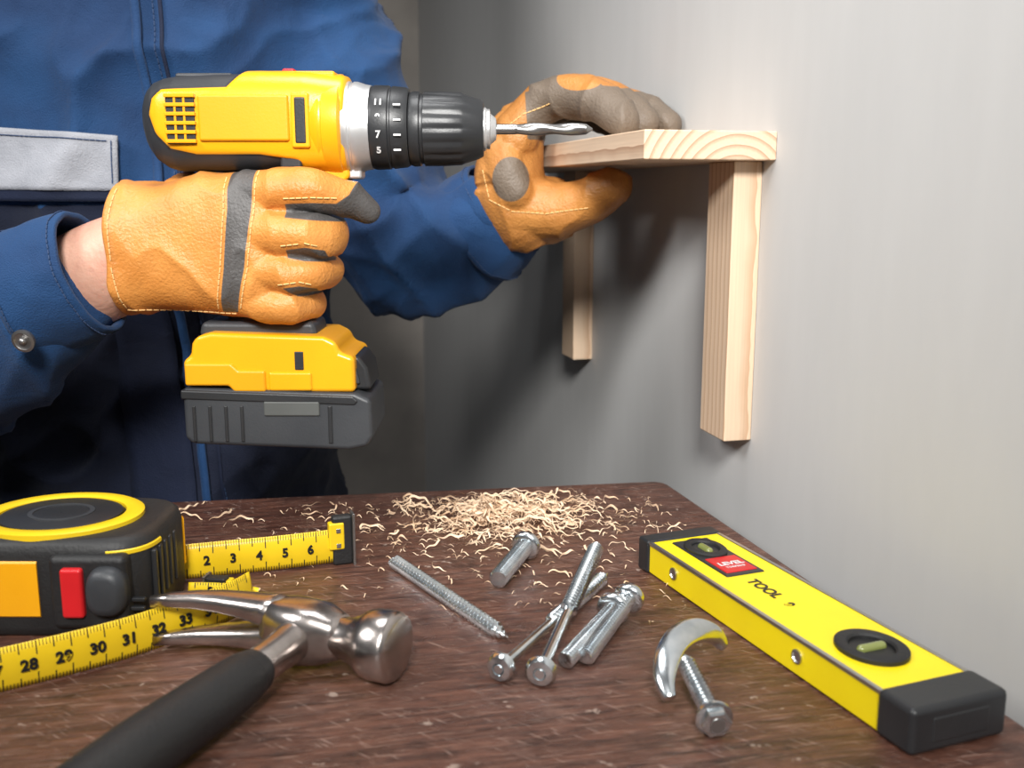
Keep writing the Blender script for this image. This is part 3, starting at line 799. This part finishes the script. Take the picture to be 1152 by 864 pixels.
# ------------------------------------------------------------------ screws and bolts
def fastener(name, head, tip, r, hr, kind, thread=(0.0,1.0), pitch=.0022, point=True, hz=0, tz=0, th=1.5):
    e = empty(name)
    a = V((head[0],head[1],T+hz)); b = V((tip[0],tip[1],T+tz)); d = b-a; L = d.length; d.normalize()
    rings = []; N = 20; x = 0.0; st = pitch/8
    while x <= L:
        f = x/L; k = 1.0
        if point and x > L-.012: k = max(.12, (L-x)/.012)
        rr = []
        for i in range(N):
            t = 2*math.pi*i/N
            rad = r*k
            if thread[0] <= f <= thread[1]:
                ph = (x/pitch - t/(2*math.pi)) % 1.0
                rad = r*k*(1+(th-1)*max(0, 1-abs(ph-.5)/.28))
            rr.append(V((x, rad*math.cos(t), rad*math.sin(t))))
        rings.append(rr); x += st
    mk('shank', *xf(loft(rings), axis_m(a, d)), M['steel'], e, autos=30)
    if kind == 'hex':
        rs = [ring(V((x,0,0)), V((0,1,0)), V((0,0,1)), q_, q_, 2, 6) for x, q_ in [(-.0050,hr*.72),(-.0044,hr*.86),(0,hr*.86)]]
        mk('hex_head', *xf(loft(rs), axis_m(a, d)), M['steel'], e, smooth=False)
        mk('flange', *xf(lathe([(-.0008,hr*.86),(0,hr*1.05),(.0012,hr*1.05),(.0016,r)], 28), axis_m(a, d)), M['steel'], e, autos=30)
        mk('socket', *xf(lathe([(-.0053,hr*.42),(-.0049,hr*.42)], 16), axis_m(a, d)), M['dsteel'], e, autos=30)
    elif kind == 'dome':
        mk('dome_head', *xf(lathe([(-.009,.0005),(-.0088,hr*.35),(-.0078,hr*.62),(-.0055,hr*.88),(-.003,hr),(-.0006,hr),(0,hr*.93),(.001,hr*.8),(.0012,r)], 32), axis_m(a, d)), M['steel'], e, autos=50)
    elif kind == 'pan':
        mk('pan_head', *xf(lathe([(-.0044,hr*.3),(-.0030,hr*.34),(-.0044,hr*.42),(-.0038,hr*.8),(-.0016,hr),(0,hr),(.0012,hr*.85),(.004,r)], 28), axis_m(a, d)), M['steel'], e, autos=40)
    return e
fastener('wood_screw', (-.0755,.627), (-.002,.515), .0025, 0, 'none', hz=.0050, tz=.0036, pitch=.0036, th=2.0)
fastener('machine_bolt', (.0085,.641), (-.009,.592), .0044, .0098, 'dome', pitch=.0024, point=False, hz=.0099, tz=.0062, th=1.4)
fastener('long_screw', (-.005,.474), (.0597,.606), .0028, .0076, 'pan', thread=(.42,1), hz=.0074, tz=.0050, pitch=.0036, th=1.8)
fastener('long_screw', (.0145,.469), (.0560,.630), .0030, .0080, 'pan', thread=(.40,1), hz=.0078, tz=.0168, pitch=.0036, th=1.8)
fastener('machine_bolt', (.0560,.538), (.0270,.483), .0034, .0095, 'dome', pitch=.0024, point=False, hz=.0097, tz=.0056, th=1.45)
fastener('machine_bolt', (.0655,.545), (.0375,.487), .0034, .0088, 'dome', pitch=.0024, point=False, hz=.0130, tz=.0056, th=1.45)
fastener('wood_screw', (.0905,.421), (.0845,.478), .0031, .0082, 'hex', thread=(.0,1), hz=.0080, tz=.0130, pitch=.0030, th=1.6)
# steel pipe clip : curved, tapering hook
clip = empty('pipe_clip')
cp = [(.1095,.497,.0075),(.1040,.4945,.0150),(.0940,.486,.0210),(.0830,.474,.0225),(.0755,.461,.0195),(.0722,.450,.0130),(.0738,.443,.0065)]
P, R = smooth_path(cp, [.0030,.0052,.0064,.0068,.0064,.0052,.0032], 8)
rings = []; n = len(P)
for i, p in enumerate(P):
    d = (P[min(i+1,n-1)]-P[max(i-1,0)]).normalized()
    w = V((-.15,-.80,.55)); w = (w-d*w.dot(d)).normalized(); o_ = d.cross(w).normalized()
    rings.append(ring(V((p.x,p.y,p.z+T)), o_, w, R[i], min(.0034,R[i]), 2.4, 28))
mk('strap', *loft(rings), M['steel'], clip, autos=60)

# ------------------------------------------------------------------ wood shavings (one object)
parts = []
def shaving(cx, cy, z, ln, w, curl, ang, lift):
    n = max(6, int(ln/.0014)); p = V((cx,cy,z)); a = ang; pts = []
    k = curl*random.uniform(.6,1.4); ph = random.uniform(0,6)
    for i in range(n):
        a += k*(1+.8*math.sin(ph+i*.22))*.0014
        s = i/(n-1)
        zz_ = z+lift*math.sin(math.pi*s)+.0008*math.sin(i*.9)
        p = p+V((math.cos(a), math.sin(a), 0))*.0014
        pts.append(V((p.x,p.y,max(T+.0006,zz_))))
    vs = []; tw = random.uniform(0,3)
    for i, q_ in enumerate(pts):
        s = i/(n-1); d = (pts[min(i+1,n-1)]-pts[max(i-1,0)]).normalized(); sd = d.cross(V((0,0,1))).normalized()
        up = V((0,0,1)); r = tw+s*2.0
        wv = (sd*math.cos(r)+up*abs(math.sin(r)))*w*(.35+.65*math.sin(math.pi*min(.98,max(.02,s))))
        vs += [q_, q_+wv]
    fs = [(2*i,2*i+1,2*i+3,2*i+2) for i in range(n-1)]
    return vs, fs
def on_top(x, y): return y < .785+.149*(x-.0) and y < .80 and x < .12
for i in range(560):
    core = i < 320
    gx = random.gauss(0,1); gy = random.gauss(0,1)
    cx = (-.008+gx*.028) if core else (-.005+gx*.050); cy = (.730+gy*.024) if core else (.728+gy*.036)
    if not on_top(cx, cy): continue
    hgt = max(0, .012*math.exp(-(gx*gx+gy*gy)*.55))*random.random() if core else 0
    parts.append(shaving(cx, cy, T+.001+hgt, random.uniform(.008,.045 if core else .028), random.uniform(.0006,.0020), random.choice([-1,1])*random.uniform(15,170), random.uniform(0,6.28), random.uniform(0,.006 if core else .003)))
for i in range(420):
    cx = random.uniform(-.17,.12)+random.gauss(0,.02); cy = random.triangular(.50,.80,.73)
    if not on_top(cx, cy): continue
    parts.append(shaving(cx, cy, T+.0007, random.uniform(.002,.007), random.uniform(.0004,.0010), random.choice([-1,1])*random.uniform(20,260), random.uniform(0,6.28), .0006))
for (x,y,l,c,a) in [(-.27,.728,.06,40,.1),(-.245,.715,.04,-90,2.9),(-.225,.722,.04,80,.4),(-.19,.715,.03,160,1),(.105,.735,.03,120,0),(.085,.70,.03,90,2),(-.09,.76,.05,110,.2),(-.11,.70,.04,-140,.8),(-.06,.66,.03,90,.3),(.11,.70,.022,90,0),(-.14,.74,.045,70,.5),(-.08,.735,.05,-60,2.2),(.055,.655,.025,120,1),(.03,.64,.02,-90,1),(.075,.76,.04,-70,2.8)]:
    parts.append(shaving(x, y, T+.001, l, .0016, c, a, .003))
mk('wood_shavings', *join(parts), M['shav'])

# ------------------------------------------------------------------ camera & light
cam = bpy.data.cameras.new('camera'); co = bpy.data.objects.new('camera', cam); COL.objects.link(co)
co.location = (0,0,CZ); co.rotation_euler = (math.radians(90-10.7),0,0)
cam.sensor_width = 36; cam.lens = 36*1150/1152; cam.clip_start = .02
cam.dof.use_dof = True; cam.dof.focus_distance = .68; cam.dof.aperture_fstop = 10
scene.camera = co

def area(name, loc, target, size, power, col, spread=180):
    l = bpy.data.lights.new(name, 'AREA'); l.energy = power; l.size = size; l.color = col; l.shape = 'SQUARE'; l.spread = math.radians(spread)
    o = bpy.data.objects.new(name, l); COL.objects.link(o); o.location = loc
    o.rotation_euler = (V(target)-V(loc)).to_track_quat('-Z','Y').to_euler(); return o
area('key_softbox', (.0,-.75,CZ+.78), (.0,.95,CZ+.0), .32, 4.9, (1,.985,.955), 54)
area('left_softbox', (-1.0,.05,CZ+.8), (-.05,.75,CZ-.05), .50, 3.2, (1,.99,.98), 90)
area('top_softbox', (-.15,.70,CZ+1.0), (-.03,.72,T), .4, 1.6, (1,1,1), 90)
w = bpy.data.worlds.new('world'); scene.world = w; w.use_nodes = True
w.node_tree.nodes['Background'].inputs[0].default_value = (.90,.94,1,1); w.node_tree.nodes['Background'].inputs[1].default_value = .085
